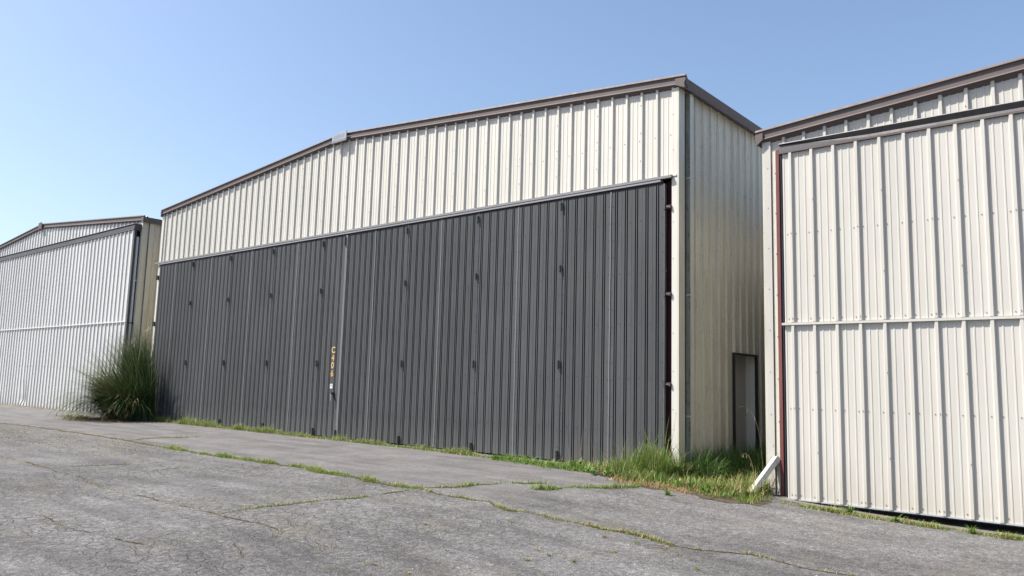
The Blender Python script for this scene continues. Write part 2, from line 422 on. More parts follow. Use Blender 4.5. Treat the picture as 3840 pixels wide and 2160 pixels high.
# recess with side door
rc = MB(); ya, yb, zt_ = 2.10, 3.10, 2.01
rc.box(XW-.21, XW-.19, ya, yb, -.3, zt_, M_DOORG)                      # back of the recess
rc.face([(XW-.19, yb, -.3), (XW, yb, -.3), (XW, yb, zt_), (XW-.19, yb, zt_)], M_DOORW)
rc.face([(XW-.19, ya, -.3), (XW, ya, -.3), (XW, ya, zt_), (XW-.19, ya, zt_)], M_DOORW)
rc.face([(XW-.19, ya, zt_), (XW, ya, zt_), (XW, yb, zt_), (XW-.19, yb, zt_)], M_DOORW)
sd_ = attach(rc.build('side_door'), mid); sd_['label'] = 'grey door set back in a tall opening of the side wall'
fm = MB()
fm.box(XW-.01, XW+.045, ya-.03, ya, -.3, zt_+.035, M_BLACK); fm.box(XW-.01, XW+.045, yb, yb+.035, -.3, zt_+.035, M_BLACK)
fm.box(XW-.008, XW+.047, ya, yb, zt_-.002, zt_+.033, M_BLACK)
f_ = fm.build('door_frame'); f_.parent = sd_
kb = MB()
for q in range(10):
    t0, t1 = q*math.pi/5, (q+1)*math.pi/5
    kb.face([(XW-.13, yb-.85+.03*math.cos(t0), .98+.03*math.sin(t0)), (XW-.13, yb-.85+.03*math.cos(t1), .98+.03*math.sin(t1)), (XW-.19, yb-.85+.012*math.cos(t1), .98+.012*math.sin(t1)), (XW-.19, yb-.85+.012*math.cos(t0), .98+.012*math.sin(t0))], M_GALV)
kb.face([(XW-.13, yb-.85+.03*math.cos(q*math.pi/5), .98+.03*math.sin(q*math.pi/5)) for q in range(10)], M_GALV)
kb.build('handle').parent = sd_
# downspout at the near corner
def downspout(root, x, y, z1, bend=True):
    d = MB(); w, dp = .13, .10
    d.prism([(x+.002, y, -.1), (x+dp, y, -.1), (x+dp, y+w, -.1), (x+.002, y+w, -.1)], [(x+.002, y, z1), (x+dp, y, z1), (x+dp, y+w, z1), (x+.002, y+w, z1)], M_TANCLEAN, [M_MOLDY, M_TANCLEAN, M_TANCLEAN, M_TANCLEAN])
    d.box(x+.001, x+.018, y-.075, y-.004, -.1, z1, M_GAPSTRIP)  # dark strip filling the gap between corner trim and downspout
    for z in (.9, 2.9, 4.9): d.box(x+.002, x+dp+.004, y-.004, y+w+.004, z, z+.025, M_TANCLEAN)
    o = attach(d.build('downspout'), root); o['label'] = 'square downspout with mouldy grey front face'
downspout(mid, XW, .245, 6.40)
# ridge plates
rp = MB(); zr = mtop(mxm); xp = mxm+.02
P = [(xp-.29, zr-.035), (xp-.29, zr+.195), (xp, zr+.228), (xp+.27, zr+.208), (xp+.27, zr-.03)]
rp.prism([(x, -.135, z) for x, z in P], [(x, -.155, z) for x, z in P], M_PLATE)
rp.box(xp-.27, xp+.25, -.162, -.154, zr-.03, zr+.025, M_FLASH)
rpo = attach(rp.build('ridge_cap'), mid); rpo['label'] = 'pale metal cap plate on the ridge with faded raised lettering'
lt = MB()
for i_, wd in enumerate((.035, .03, .04, .03, .035, .03, .04)):        # worn lettering that cannot be read any more
    lt = MB(); x = xp-.2+i_*.06; lt.box(x, x+wd*.45, -.159, -.154, zr+.06+i_*.002, zr+.15+i_*.002, M_PLATEINK); lt.build('worn_letter').parent = rpo

# ---- folding charcoal door
ZD0, ZD1, YD = .03, 4.79, -.065
seams = [.12, 2.292, 4.42, 6.539, 8.697, 9.573, 11.746, 13.87, 15.979, 18.118]
FD = lambda u, d, z: (u, YD-d, z)
def ribs_between(a, b, n=5):
    m = (b-a-(n-1)*.2045)/2; return [a+m+.2045*k-.008 for k in range(n)]
def add_sub(mb, name, par):
    o = mb.build(name); o.parent = par; return o
hinge_proto = {}
for i_ in range(len(seams)-1):
    a, b = seams[i_], seams[i_+1]
    leaf = (i_ == 4)
    p = MB()
    jit = rng.uniform(-.003, .003)
    F = lambda u, d, z, j=jit: (u, YD+j-d, z)
    halves = [(a, b)] if leaf else [(a, (a+b)/2), ((a+b)/2, b)]
    for ha, hb in halves:
        rb = [8.80, 9.0, 9.195, 9.405] if leaf else ribs_between(ha, hb)
        p.sheet(charcoal_profile(ha+.004, hb-.004, rb), F, lambda u: ZD0, lambda u: ZD1, M_CHAR)
        for zz in (.62, 1.52, 2.43, 3.3, 4.2):
            for q in range(len(rb)-1): screw(p, F, (rb[q]+rb[q+1])/2-.03, 0, zz+.01*rng.uniform(-1, 1), .007, .006, M_DARKMETAL)
        for zz in np.arange(.25, 4.7, .305):
            screw(p, F, ha+.045, 0, zz, .007, .006, M_DARKMETAL); screw(p, F, hb-.035, 0, zz+.01, .007, .006, M_DARKMETAL)
    p.box(a+.004, b-.004, YD+.046, YD+.064, ZD0, ZD1, M_CHAR)
    o = attach(p.build('door_panel'), mid)
    if leaf: o['label'] = 'narrow walk-through leaf with C406 painted down it and a handle'
    # light strip on the centre of the fold
    st = MB()
    if not leaf:
        c = (a+b)/2
        for k in range(12):
            z0 = ZD0+(ZD1-ZD0)*k/12; z1 = ZD0+(ZD1-ZD0)*(k+1)/12; w0 = .004*math.sin(k*2.1+i_); w1 = .004*math.sin((k+1)*2.1+i_)
            st.prism([(c-.010+w0, YD-.001, z0), (c+.012+w0, YD-.001, z0), (c+.012+w0, YD-.010, z0), (c-.010+w0, YD-.012, z0)], [(c-.010+w1, YD-.001, z1), (c+.012+w1, YD-.001, z1), (c+.012+w1, YD-.010, z1), (c-.010+w1, YD-.012, z1)], M_CHARL)
        add_sub(st, 'seam_strip', o).matrix_parent_inverse = o.matrix_world.inverted()
    # edge strip + hinges at the right-hand fold
    es = MB(); c = b; wd = .058 if i_ == 4 else .026
    if i_ < len(seams)-2:
        for k in range(14):
            z0 = ZD0+(ZD1-ZD0)*k/14; z1 = ZD0+(ZD1-ZD0)*(k+1)/14; w0 = .004*math.sin(k*1.7+i_*2); w1 = .004*math.sin((k+1)*1.7+i_*2)
            es.prism([(c-.004+w0, YD-.002, z0), (c+wd+w0, YD-.002, z0), (c+wd+w0, YD-.010, z0), (c+.004+w0, YD-.024, z0)], [(c-.004+w1, YD-.002, z1), (c+wd+w1, YD-.002, z1), (c+wd+w1, YD-.010, z1), (c+.004+w1, YD-.024, z1)], M_CHARL if i_ != 4 else M_STRIP)
        s2 = add_sub(es, 'edge_strip', o)
        if i_ == 4: s2['label'] = 'wide pale strip covering the meeting edge of the doors'
    else:
        es.box(b-.003, b+.004, YD-.012, YD+.05, ZD0, ZD1, M_CHARL); add_sub(es, 'edge_strip', o)
    if i_ < len(seams)-2:
        hs = [(4.60, 4.74), (3.44, 3.56), (1.66, 1.81), (-.02, .20)]
        if i_ == 4: hs = [(4.55, 4.76), (-.02, .20)]
        for q, (z0, z1) in enumerate(hs):
            hb_ = MB(); n = 8; r = .022 if q < len(hs)-1 else .026; cx, cy = b-.006, YD-.030
            nseg = 3 if q < len(hs)-1 else 1
            for sg_ in range(nseg):
                za = z0+(z1-z0)*sg_/nseg+.002; zb = z0+(z1-z0)*(sg_+1)/nseg-.002
                rr = r*(1 if sg_ != 1 else .9)
                ringa = [(cx+rr*math.cos(t), cy+rr*math.sin(t), za) for t in np.arange(n)*2*math.pi/n]
                ringb = [(cx+rr*math.cos(t), cy+rr*math.sin(t), zb) for t in np.arange(n)*2*math.pi/n]
                hb_.prism(ringa, ringb, M_DARKMETAL)
            hb_.box(cx-.045, cx+.04, YD-.012, YD-.001, z0+.01, z1-.01, M_DARKMETAL)
            add_sub(hb_, 'hinge' if q < len(hs)-1 else 'floor_bolt', o)
    if leaf:
        # handle
        hd = MB(); x, z = 9.405, 1.02
        hd.box(x-.025, x+.025, YD-.035, YD-.015, z-.07, z+.05, M_DARKMETAL)
        ring = lambda cx, cy, cz, r, ax: [(cx+r*math.cos(t), cy+r*math.sin(t), cz) for t in np.arange(8)*math.pi/4]
        hd.prism(ring(x, YD-.085, z+.01, .014, 0), ring(x, YD-.085, z-.16, .010, 0), M_GALV)
        hd.box(x-.016, x+.016, YD-.095, YD-.030, z-.01, z+.035, M_DARKMETAL)
        add_sub(hd, 'handle', o)
        # painted number, stacked downwards
        for ch, zc, m, xc in (('C', 2.055, M_YELP, 9.303), ('4', 1.868, M_YEL, 9.300), ('0', 1.693, M_YELP, 9.298), ('6', 1.500, M_YEL, 9.296)):
            cu = bpy.data.curves.new('t', 'FONT'); cu.body = ch; cu.size = .20; cu.align_x = 'CENTER'; cu.align_y = 'CENTER'; cu.extrude = .0008; cu.offset = .004
            to = bpy.data.objects.new('t', cu); COL.objects.link(to); bpy.context.view_layer.update()
            me = bpy.data.meshes.new_from_object(to.evaluated_get(bpy.context.evaluated_depsgraph_get())); bpy.data.objects.remove(to)
            me.materials.clear(); me.materials.append(m)
            co = np.array([v.co[:] for v in me.vertices]); cc = (co.max(0)+co.min(0))/2; hh = co[:, 1].max()-co[:, 1].min()
            co = (co-cc)*np.array([.152/hh, .152/hh, 1])
            w = np.stack([xc+co[:, 0], YD-.0035-co[:, 2], zc+co[:, 1]], 1)
            me.vertices.foreach_set('co', w.ravel()); me.update(); me.name = 'number'
            no = bpy.data.objects.new('number', me); COL.objects.link(no); no.parent = o
            no['label'] = 'painted character %s in faded yellow' % ch
        sk = MB(); sk.box(9.245, 9.345, YD-.006, YD-.001, 1.145, 1.255, M_PAPER)
        for k, (w0, w1) in enumerate(((.02, .08), (.025, .075), (.03, .07))): sk.box(9.245+w0, 9.245+w1, YD-.0075, YD-.0062, 1.205+.011*k, 1.211+.011*k, M_INK)
        s3 = add_sub(sk, 'sticker', o); s3['label'] = 'small white square sticker below the number'
# latches between door edge and right jamb
for z in (4.385, 2.91, 1.425):
    l_ = MB(); l_.box(18.10, 18.135, -.085, -.055, z-.045, z+.045, M_DGREY); l_.box(18.13, 18.235, -.062, -.045, z-.028, z+.028, M_DARKMETAL)
    l_.box(18.135, 18.225, -.070, -.062, z-.008, z+.008, M_SCREW); l_.box(18.205, 18.232, -.075, -.03, z-.03, z+.025, M_DGREY)
    attach(l_.build('latch'), mid)
for z in (4.42, 2.95, 1.45):
    l_ = MB(); l_.box(.03, .115, -.095, -.03, z-.05, z+.05, M_DARKMETAL); l_.box(.02, .05, -.11, -.03, z-.07, z+.07, M_DARKMETAL); attach(l_.build('latch'), mid)

# ---- bifold doors (left and right hangars)
def bifold(root, xa, xb, yf, z0, zr, z1, c0, pitch, mat, k_scr, dent=None):
    """two stacked ribbed leaves; yf = flat plane of the cladding"""
    F = lambda u, d, z: (u, yf-d, z)
    for (za, zb, nm) in ((zr+.036, z1, 'upper_door_leaf'), (z0, zr, 'lower_door_leaf')):
        p = MB(); pr = pbr(xa, xb, c0, pitch)
        if dent and nm == 'lower_door_leaf':
            # panel pushed in near its foot: ribs lean over
            rows = [za, za+.25, za+.5, za+1.0, zb]
            for r_ in range(len(rows)-1):
                i0 = len(p.v)
                for u, d in pr:
                    for z in (rows[r_], rows[r_+1]):
                        w = max(0, 1-abs(u-dent)/.55); sh = {0: -.13, 1: .0, 2: .03, 3: .01, 4: 0}[rows.index(z)]*w
                        dd = {0: .0, 1: -.07, 2: -.05, 3: -.015, 4: 0}[rows.index(z)]*w
                        p.v.append((u+sh, yf-d-dd, z))
                for q in range(len(pr)-1):
                    t = i0+2*q; p.f.append((t, t+2, t+3, t+1)); p.mi.append(p.mat(mat))
        else:
            p.sheet(pr, F, lambda u: za, lambda u: zb, mat)
        if not dent or nm != 'lower_door_leaf': p.box(xa, xb, yf+.004, yf+.07, za, zb, mat)
        else: p.box(xa, xb, yf+.09, yf+.12, za, zb, mat)
        k = math.ceil((xa-c0)/pitch)
        while c0+k*pitch < xb-.05:
            c = c0+k*pitch
            for z in ((za+.05), (za+zb)/2+.03):
                screw(p, F, c-.062, 0, z, .0075, .008); screw(p, F, c+.060, 0, z+.004, .0075, .008)
                if k % 3 == 0: screw(p, F, c, .037, z+.006, .0075, .008)
            if k % 3 == k_scr:
                for z in (za+.65, za+1.75): screw(p, F, c+.01, .037, z, .0075, .008)
            k += 1
        attach(p.build(nm), root)
    r = MB(); r.prism([(xa-.02, y, z) for y, z in ((yf, zr+.034), (yf-.044, zr+.030), (yf-.044, zr-.002), (yf, zr))], [(xb, y, z) for y, z in ((yf, zr+.034), (yf-.044, zr+.030), (yf-.044, zr-.002), (yf, zr))], mat)
    attach(r.build('middle_rail'), root)
    r = MB(); r.box(xa, xb, yf-.02, yf+.06, z0-.018, z0-.001, M_GALV); r.box(xa, xb, yf+.0, yf+.012, z0-.035, z0-.018, M_BLACK)
    attach(r.build('bottom_seal'), root)

# ---- right hangar
name_has_recess.pop(_n, None)
right, rtop, rxm = mk('right', 'pale hangar at the right edge with a two-leaf bifold door clad in wide ribs', 19.878, 38.17, -.10, 5.138, 20, 21.71-.012, M_GREYW, 4.80, (20.2, 37.8), .12, .15, .35)
bifold(right, 20.262, 37.8, -.45, -.114, 2.30, 4.84, 20.4018-.006, FT, M_GREYW, 1)
def hood(mb, xa, xb, yw, yf, zl, zh, blk, n=1):
    """front flap of dark strips from lip zl up to zh; blk(x) is the height of the upper strip coloured black as gap shade"""
    xs = [xa+(xb-xa)*k/n for k in range(n+1)] if n > 1 else [xa, xb]
    sec = lambda x: [(x, yw, zh+.012), (x, yf-.022, zh+.012), (x, yf-.030, zh), (x, yf-.006, zh-blk(x)), (x, yf-.018, zl+.03), (x, yf-.034, zl+.028), (x, yf-.034, zl), (x, yf-.01, zl-.004), (x, yw, zl-.004)]
    mm = [M_DGREY, M_FLASH, M_BLACK, M_DGREY, M_BROWN, M_BROWN, M_BROWN, M_DGREY, M_DGREY]  # black strip paints the shadow of the opening behind the flap
    for k in range(len(xs)-1): mb.prism(sec(xs[k]), sec(xs[k+1]), M_DGREY, mm, cap=(n == 1))
    if n > 1:
        mb.face(sec(xs[0])[::-1], M_DGREY); mb.face(sec(xs[-1]), M_DGREY)
hd = MB()
hood(hd, 20.232, 37.9, -.102, -.455, 4.825, 4.972, lambda x: min(.078, .012+.066*(x-20.232)/1.3), 14)
o = attach(hd.build('door_hood'), right); o['label'] = 'dark weather hood, gap shade coloured into its upper strip, sloping from the wall over the door head'
sp = MB()
sp.box(20.262, 20.275, -.45, -.38, -.114, 4.82, M_GREYW); attach(sp.build('door_side_trim'), right)
j = MB(); j.box(20.060, 20.112, -.165, -.06, -.35, 5.0, M_RED); j.box(20.114, 20.16, -.13, -.06, -.35, 5.0, M_FLASH); attach(j.build('steel_post'), right)
j = MB(); j.box(19.984, 20.040, -.115, -.05, -.35, 5.0, M_TANCLEAN); j.box(20.042, 20.056, -.15, -.06, -.35, 5.0, M_WHITE)
z = .3
while z < 4.7: screw(j, lambda u, d, z: (u, -.15-d, z), 20.049, 0, z, .009, .008); z += .62
attach(j.build('door_jamb'), right)
cs = MB()
for k in range(18):
    x0 = 20.2+k; x1 = x0+1
    cs.prism([(x0, -.60, gz(x0, -.5)-.1), (x0, -.60, gz(x0, -.5)+.018), (x0, .3, gz(x0, -.5)+.022), (x0, .3, gz(x0, -.5)-.1)], [(x1, -.60, gz(x1, -.5)-.1), (x1, -.60, gz(x1, -.5)+.018), (x1, .3, gz(x1, -.5)+.022), (x1, .3, gz(x1, -.5)-.1)], M_CONC)
attach(cs.build('concrete_sill'), right)
# lichen along the roof edge
li = MB(); P0 = M_PLUMEX = painted('pale_lichen', (.42, .40, .38), .9, .3, (.2, .19, .16), .1)
for k in range(430):
    x = 19.8+18*(k/430)**1.2+rng.uniform(0, .03)
    if x > 29: break
    z = rtop(x)+.217; s = rng.uniform(.005, .014); y = -.10-rng.uniform(.035, .075)
    pts = [(x+s*1.6*math.cos(t)*rng.uniform(.6, 1.2), y+s*math.sin(t), z-.006) for t in np.arange(6)*math.pi/3]
    tip = [(x+.3*(p[0]-x), y+.3*(p[1]-y), z+s*rng.uniform(.3, .9)) for p in pts]
    pts = [(p[0], p[1], p[2]-.004) for p in pts]; li.prism(pts, tip, P0 if rng.random() < .8 else M_SOIL)
o = attach(li.build('lichen'), right); o['kind'] = 'stuff'

# ---- left hangar
left, ltop, lxm = mk('left', 'farthest hangar at the left edge, white ribbed bifold door dented near its foot', -20.1, -1.775, .15, 6.47, 20, -8.05, M_WHITEHAZE, 6.15, (-19.6, -1.9), .15, .19, .75)
bifold(left, -19.7, -1.83, -.10, -.005, 3.065, 6.17, -2.057-.01-.12, .3033, M_WHITEHAZE, 1, dent=-10.6)
hd = MB()
hood(hd, -19.8, -1.80, .148, -.115, 6.165, 6.375, lambda x: .045)
o = attach(hd.build('door_hood'), left); o['label'] = 'dark grey weather hood sloping over the door head'
ds = MB(); ds.box(-1.83, -1.815, -.10, -.03, -.02, 6.16, M_DARKMETAL); attach(ds.build('door_side_trim'), left)
po = MB()
ring = lambda z: [(-1.865+.048*math.cos(t), .03+.048*math.sin(t), z) for t in np.arange(12)*math.pi/6]
po.prism(ring(-.1), ring(3.03), M_POST); po.prism(ring(3.06), ring(5.95), M_POST); po.box(-1.93, -1.80, -.03, .148, 3.03, 3.06, M_BLACK)
o = attach(po.build('guide_post'), left); o['label'] = 'round galvanised guide post beside the door'
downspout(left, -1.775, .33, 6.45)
rp = MB(); zr = ltop(lxm)
P = [(lxm-.18, zr-.02), (lxm-.18, zr+.235), (lxm, zr+.265), (lxm+.18, zr+.235), (lxm+.18, zr-.02)]
rp.prism([(x, .15-.132, z) for x, z in P], [(x, .15-.15, z) for x, z in P], M_BROWN)
attach(rp.build('ridge_cap'), left)

# ------------------------------------------------------------------ fallen trim piece leaning on the right hangar
def beam(mb, a, b, w, t, m):
    a = Vector(a); b = Vector(b); d = (b-a).normalized(); s = d.cross(Vector((0, 1, 0))).normalized(); n = s.cross(d).normalized()
    P = [(-w/2, 0), (w/2, 0), (w/2, t), (w/2-.006, t), (w/2-.006, .006), (-w/2, .006)]
    la = [a+s*x+n*y for x, y in P]; lb = [b+s*x+n*y for x, y in P]
    mb.prism(la, lb, m)
bd = MB(); A = Vector((19.75, -.62, -.115)); B = Vector((19.99, -.16, .42))
d = (B-A).normalized(); side = Vector((.80, -.52, .28)); side = (side-side.dot(d)*d).normalized(); n = d.cross(side).normalized()
w, t = .12, .07
loop = [(-w/2, 0), (w/2, 0), (w/2, -t), (w/2-.006, -t), (w/2-.006, -.006), (-w/2+.006, -.006), (-w/2+.006, -t), (-w/2, -t)]
if n.y > 0: n = -n
la = [A+side*x+n*y for x, y in loop]; lb = [B+side*x+n*y for x, y in loop]
bd.prism(la, lb, M_WHITE)
o = bd.build('metal_trim_piece'); tag(o, 'short white metal trim channel leaning on the right hangar corner in the grass', 'trim piece')

# ------------------------------------------------------------------ vegetation
def blades(name, base, H, width, lean, mats, probs, curve=.5, dirb=None, nseg=3, parent=None, thick=None):
    """base: (N,3); H, lean arrays; every blade is a bent tapering strip"""
    N = len(base); base = np.asarray(base, float)
    az = rng.uniform(0, 2*np.pi, N) if dirb is None else dirb
    d = np.stack([np.cos(az), np.sin(az), np.zeros(N)], 1); sd2 = np.stack([-d[:, 1], d[:, 0], np.zeros(N)], 1)
    tw = rng.uniform(-.8, .8, N)[:, None]; sd2 = sd2*np.cos(tw)+d*np.sin(tw)*.6
    W_ = np.broadcast_to(width, (N,))[:, None]
    rows = []; p = base.copy(); th = np.asarray(lean)*.35
    step = np.asarray(H)/nseg
    for k in range(nseg+1):
        f = k/nseg
        wk = W_*(1-f**1.6)*.5 if k < nseg else W_*0
        rows.append((p-sd2*wk, p+sd2*wk))
        th = np.asarray(lean)*(.35+(f+.5/nseg)*curve*2)
        p = p+(d*np.sin(th)[:, None]+np.array([0, 0, 1.])*np.cos(th)[:, None])*step[:, None]
    V = np.zeros((N, 2*nseg+1, 3))
    for k in range(nseg): V[:, 2*k] = rows[k][0]; V[:, 2*k+1] = rows[k][1]
    V[:, 2*nseg] = rows[nseg][0]
    nv = 2*nseg+1; off = np.arange(N)*nv
    faces = []; mi = rng.choice(len(mats), N, p=probs); fm = []
    loops = []; starts = []; tot = []; pos = 0
    quads = np.concatenate([np.stack([off+2*k, off+2*k+1, off+2*k+3, off+2*k+2], 1) for k in range(nseg-1)]) if nseg > 1 else np.zeros((0, 4), int)
    tris = np.stack([off+2*nseg-2, off+2*nseg-1, off+2*nseg], 1)
    me = bpy.data.meshes.new(name); me.vertices.add(N*nv); me.vertices.foreach_set('co', V.reshape(-1))
    nl = quads.size+tris.size; me.loops.add(nl); me.loops.foreach_set('vertex_index', np.concatenate([quads.ravel(), tris.ravel()]).astype(np.int32))
    npoly = len(quads)+len(tris); me.polygons.add(npoly)
    ls = np.concatenate([np.arange(len(quads))*4, quads.size+np.arange(len(tris))*3]).astype(np.int32)
    me.polygons.foreach_set('loop_start', ls)
    for m in mats: me.materials.append(m)
    me.polygons.foreach_set('material_index', np.concatenate([np.tile(mi, nseg-1) if nseg > 1 else [], mi]).astype(np.int32))
    me.update(calc_edges=True); me.validate()
    o = bpy.data.objects.new(name, me); COL.objects.link(o)
    if parent: attach(o, parent)
    return o
def along(poly, n, width, clump=.8):
    P = np.array(poly, float); L = np.r_[0, np.cumsum(np.hypot(*np.diff(P, axis=0).T))]
    t = rng.uniform(0, L[-1], n)
    # clumping along the line
    ph = rng.uniform(0, 6, 3); dens = .5+.5*np.sin(t*1.9+ph[0])*np.sin(t*4.3+ph[1])+.25*np.sin(t*9+ph[2])
    keep = rng.uniform(0, 1, n) < np.clip(1-clump+clump*np.clip((dens-.28)*2.6, 0, 1), 0, 1); t = t[keep]
    x = np.interp(t, L, P[:, 0]); y = np.interp(t, L, P[:, 1])
    x = x+rng.normal(0, width*.45, len(t)); y = y+rng.normal(0, width*.45, len(t))
    return np.stack([x, y, [gz(a, b) for a, b in zip(x, y)]], 1)
def ribbon(poly, wmin, wmax, name, lift=.004, gap=0.):
    """irregular strip of soil showing in a pavement joint"""
    P = np.array(poly, float); L = np.r_[0, np.cumsum(np.hypot(*np.diff(P, axis=0).T))]
    ts = np.arange(0, L[-1], .06); x = np.interp(ts, L, P[:, 0]); y = np.interp(ts, L, P[:, 1])
    x = x+.02*np.sin(ts*7.1)+rng.normal(0, .008, len(ts)); y = y+.02*np.sin(ts*5.3+1)+rng.normal(0, .008, len(ts))
    dx = np.gradient(x); dy = np.gradient(y); l = np.hypot(dx, dy)+1e-6; nx, ny = -dy/l, dx/l
    w = rng.uniform(wmin, wmax, len(ts))*(.6+.5*np.sin(ts*2.3)**2)
    if gap > 0:
        q = np.sin(ts*3.1+L[-1])+np.sin(ts*1.27+2)+.8*np.sin(ts*7.7)+rng.normal(0, .35, len(ts)); w = w*np.clip((q+1.6-gap*2.2)/.8, .02, 1)
    mb = MB()
    for sgn in (1, -1):
        pass
    vs = []
    for i in range(len(ts)):
        for s in (-1, 1):
            X, Y = x[i]+s*nx[i]*w[i]*rng.uniform(.7, 1.2), y[i]+s*ny[i]*w[i]*rng.uniform(.7, 1.2); vs.append((X, Y, gz(X, Y)+lift))
    mb.v = vs; mb.f = [(2*i, 2*i+2, 2*i+3, 2*i+1) for i in range(len(ts)-1)]; mb.mi = [mb.mat(M_SOIL)]*len(mb.f)
    return mb.build(name)

CR = {
 'A': [[-6,-4.2],[0.29,-4.1],[1.63,-3.94],[2.42,-3.89],[4.2,-3.88],[5.5,-3.84],[6.91,-3.88],[7.69,-3.91],[8.4,-3.96],[9.33,-3.97],[10.13,-4.04],[11.1,-4.07],[11.87,-4.03],[12.59,-3.99],[13.36,-4.02],[13.68,-3.9],[14.58,-4.1],[15.13,-4.07],[15.85,-4.2],[16.39,-4.22],[16.75,-4.16]],
 'A2': [[16.69,-4.16],[16.84,-3.91],[17.01,-3.73],[17.01,-3.37],[17.12,-3.1],[17.11,-2.91],[17.23,-2.83],[17.42,-2.64],[17.54,-2.36]],
 'A3': [[17.73,-3.0],[17.92,-2.86],[17.94,-2.61],[18.0,-2.39],[18.18,-2.2],[18.34,-1.97],[18.48,-1.69],[18.49,-1.3]],
 'B': [[16.76,-4.3],[16.79,-4.98],[16.83,-5.32],[16.69,-5.66],[16.69,-6.0],[16.65,-6.3],[16.61,-6.59],[16.68,-6.82],[16.69,-7.02]],
 'C': [[16.69,-4.16],[17.07,-4.25],[17.35,-4.31],[17.61,-4.28],[17.87,-4.29],[18.03,-4.2],[18.27,-4.33],[18.51,-4.41],[18.61,-4.33],[18.84,-4.29],[19.11,-4.33],[19.33,-4.26],[19.5,-4.26],[19.74,-4.26],[19.92,-4.18],[20.14,-4.17],[20.39,-4.21],[20.54,-4.24],[20.72,-4.19],[21.16,-3.9],[21.38,-3.89],[21.72,-3.96],[22.12,-3.87],[23.2,-3.9],[26,-3.95]],
 'D': [[2,-6.8],[9.28,-6.78],[10.28,-6.78],[11.17,-6.79],[11.92,-6.88],[12.33,-6.85],[13.0,-6.91],[13.86,-7.04],[14.41,-7.07],[14.91,-7.03],[15.42,-7.03],[15.98,-7.02],[16.5,-7.01],[17.29,-7.0],[17.86,-6.99],[18.42,-7.01],[18.87,-7.08],[19.27,-7.04],[19.64,-7.01],[22,-7.1],[26,-7.05]],
 'E2': [[11.36,-6.56],[11.52,-6.38],[11.55,-6.2],[11.63,-5.96],[11.73,-5.7]], 'E3': [[12.71,-5.96],[12.69,-5.6],[12.68,-5.18]],
 'E4': [[7.48,-3.85],[7.25,-3.43],[7.21,-2.93],[7.4,-2.7],[7.36,-2.24]],
 'F': [[15.61,-8.31],[16.4,-8.36],[16.74,-8.35],[17.11,-8.28],[17.42,-8.2],[17.63,-8.15],[17.63,-8.01],[17.64,-7.79],[17.66,-7.56]],
 'G': [[18.03,-7.61],[18.53,-7.78],[18.7,-7.79],[18.76,-8.03],[18.71,-8.27]]}
lab = {'A': 'long soil filled joint parallel to the hangar doors', 'A2': 'soil filled joint curving towards the middle hangar door', 'A3': 'soil filled joint ending at the tall corner grass',
 'B': 'soil joint crossing the asphalt at right angles to the doors', 'C': 'soil joint running to the bottom right corner', 'D': 'nearer dry joint parallel to the hangar doors',
 'E2': 'short upper crack left of centre', 'E3': 'short crack beside the left crack', 'E4': 'short crack near the door foot', 'F': 'curved crack at lower left', 'G': 'small hooked crack at the bottom'}
for k, wd in (('A', (.03, .07)), ('A2', (.015, .04)), ('A3', (.02, .05)), ('B', (.012, .03)), ('C', (.012, .032)), ('D', (.008, .022)), ('E2', (.008, .02)), ('E3', (.006, .015)), ('E4', (.012, .03)), ('F', (.006, .018)), ('G', (.006, .014))):
    o = ribbon(CR[k], wd[0], wd[1], 'pavement_crack', .004, {'B': .3, 'A2': .3, 'A3': .25, 'D': .68, 'F': .6, 'G': .65, 'C': .15, 'E3': .5}.get(k, 0)); tag(o, lab[k], 'crack', kind='structure')
def rb(n, a, b): return rng.uniform(a, b, n)
def stuff(o, label, cat='grass'): return tag(o, label, cat, kind='stuff')
MIX = [G_GREEN, G_YEL, G_STRAW, G_RED]
def strip(key, poly, n, w, h0, h1, probs, label, clump=.8, bw=(.004, .008)):
    b = along(poly, n, w, clump); N = len(b)
    ph = b[:, 0]*2.7+b[:, 1]*2.1; hh = rb(N, h0, h1)*rb(N, .5, 1.2)*(1+.55*np.sin(ph)*np.sin(ph*2.63+1))*np.where(rng.random(N) < .02, 2.2, 1)
    o = blades('joint_grass', b, hh, rb(N, *bw), rb(N, .5, 1.7), MIX, probs, .6); stuff(o, label); return o
strip('A', CR['A'][9:], 17000, .10, .035, .10, [.48, .38, .10, .04], 'green grass mat growing in the long joint by the doors', .95)
strip('A', CR['A'][:10], 2600, .16, .02, .06, [.12, .30, .48, .10], 'sparse dry grass in the far part of the long joint', .6)
strip('A2', CR['A2'], 1500, .06, .03, .08, [.50, .34, .12, .04], 'grass in the joint that curves towards the door', .95)
strip('A3', CR['A3'], 2600, .09, .04, .12, [.52, .34, .10, .04], 'grass in the joint beside the tall corner grass', .7)
strip('B', CR['B'], 1500, .05, .02, .06, [.40, .34, .16, .10], 'low grass in the joint at right angles to the doors', .9)
strip('C', CR['C'][:8], 1500, .04, .02, .06, [.42, .34, .14, .10], 'grass in the near part of the lower right joint', .85)
strip('C', CR['C'][7:13], 700, .035, .02, .05, [.3, .34, .2, .16], 'low grass in the middle of the lower right joint', .6)
strip('C', CR['C'][12:18], 1500, .05, .03, .07, [.18, .40, .28, .14], 'yellow green grass tuft line in the lower right joint', .5)
strip('C', CR['C'][18:], 1500, .035, .015, .055, [.25, .30, .25, .20], 'sparse grass at the end of the lower right joint', .7)
strip('D', CR['D'][1:], 3200, .07, .01, .03, [.10, .20, .45, .25], 'dry straw weeds in the nearer joint', .7, (.003, .006))
strip('E', CR['E2'], 260, .03, .02, .05, [.3, .3, .3, .1], 'weeds in the short left crack', .8)
strip('E', CR['E3'], 160, .03, .015, .04, [.3, .3, .3, .1], 'weeds in the crack beside it', .9)
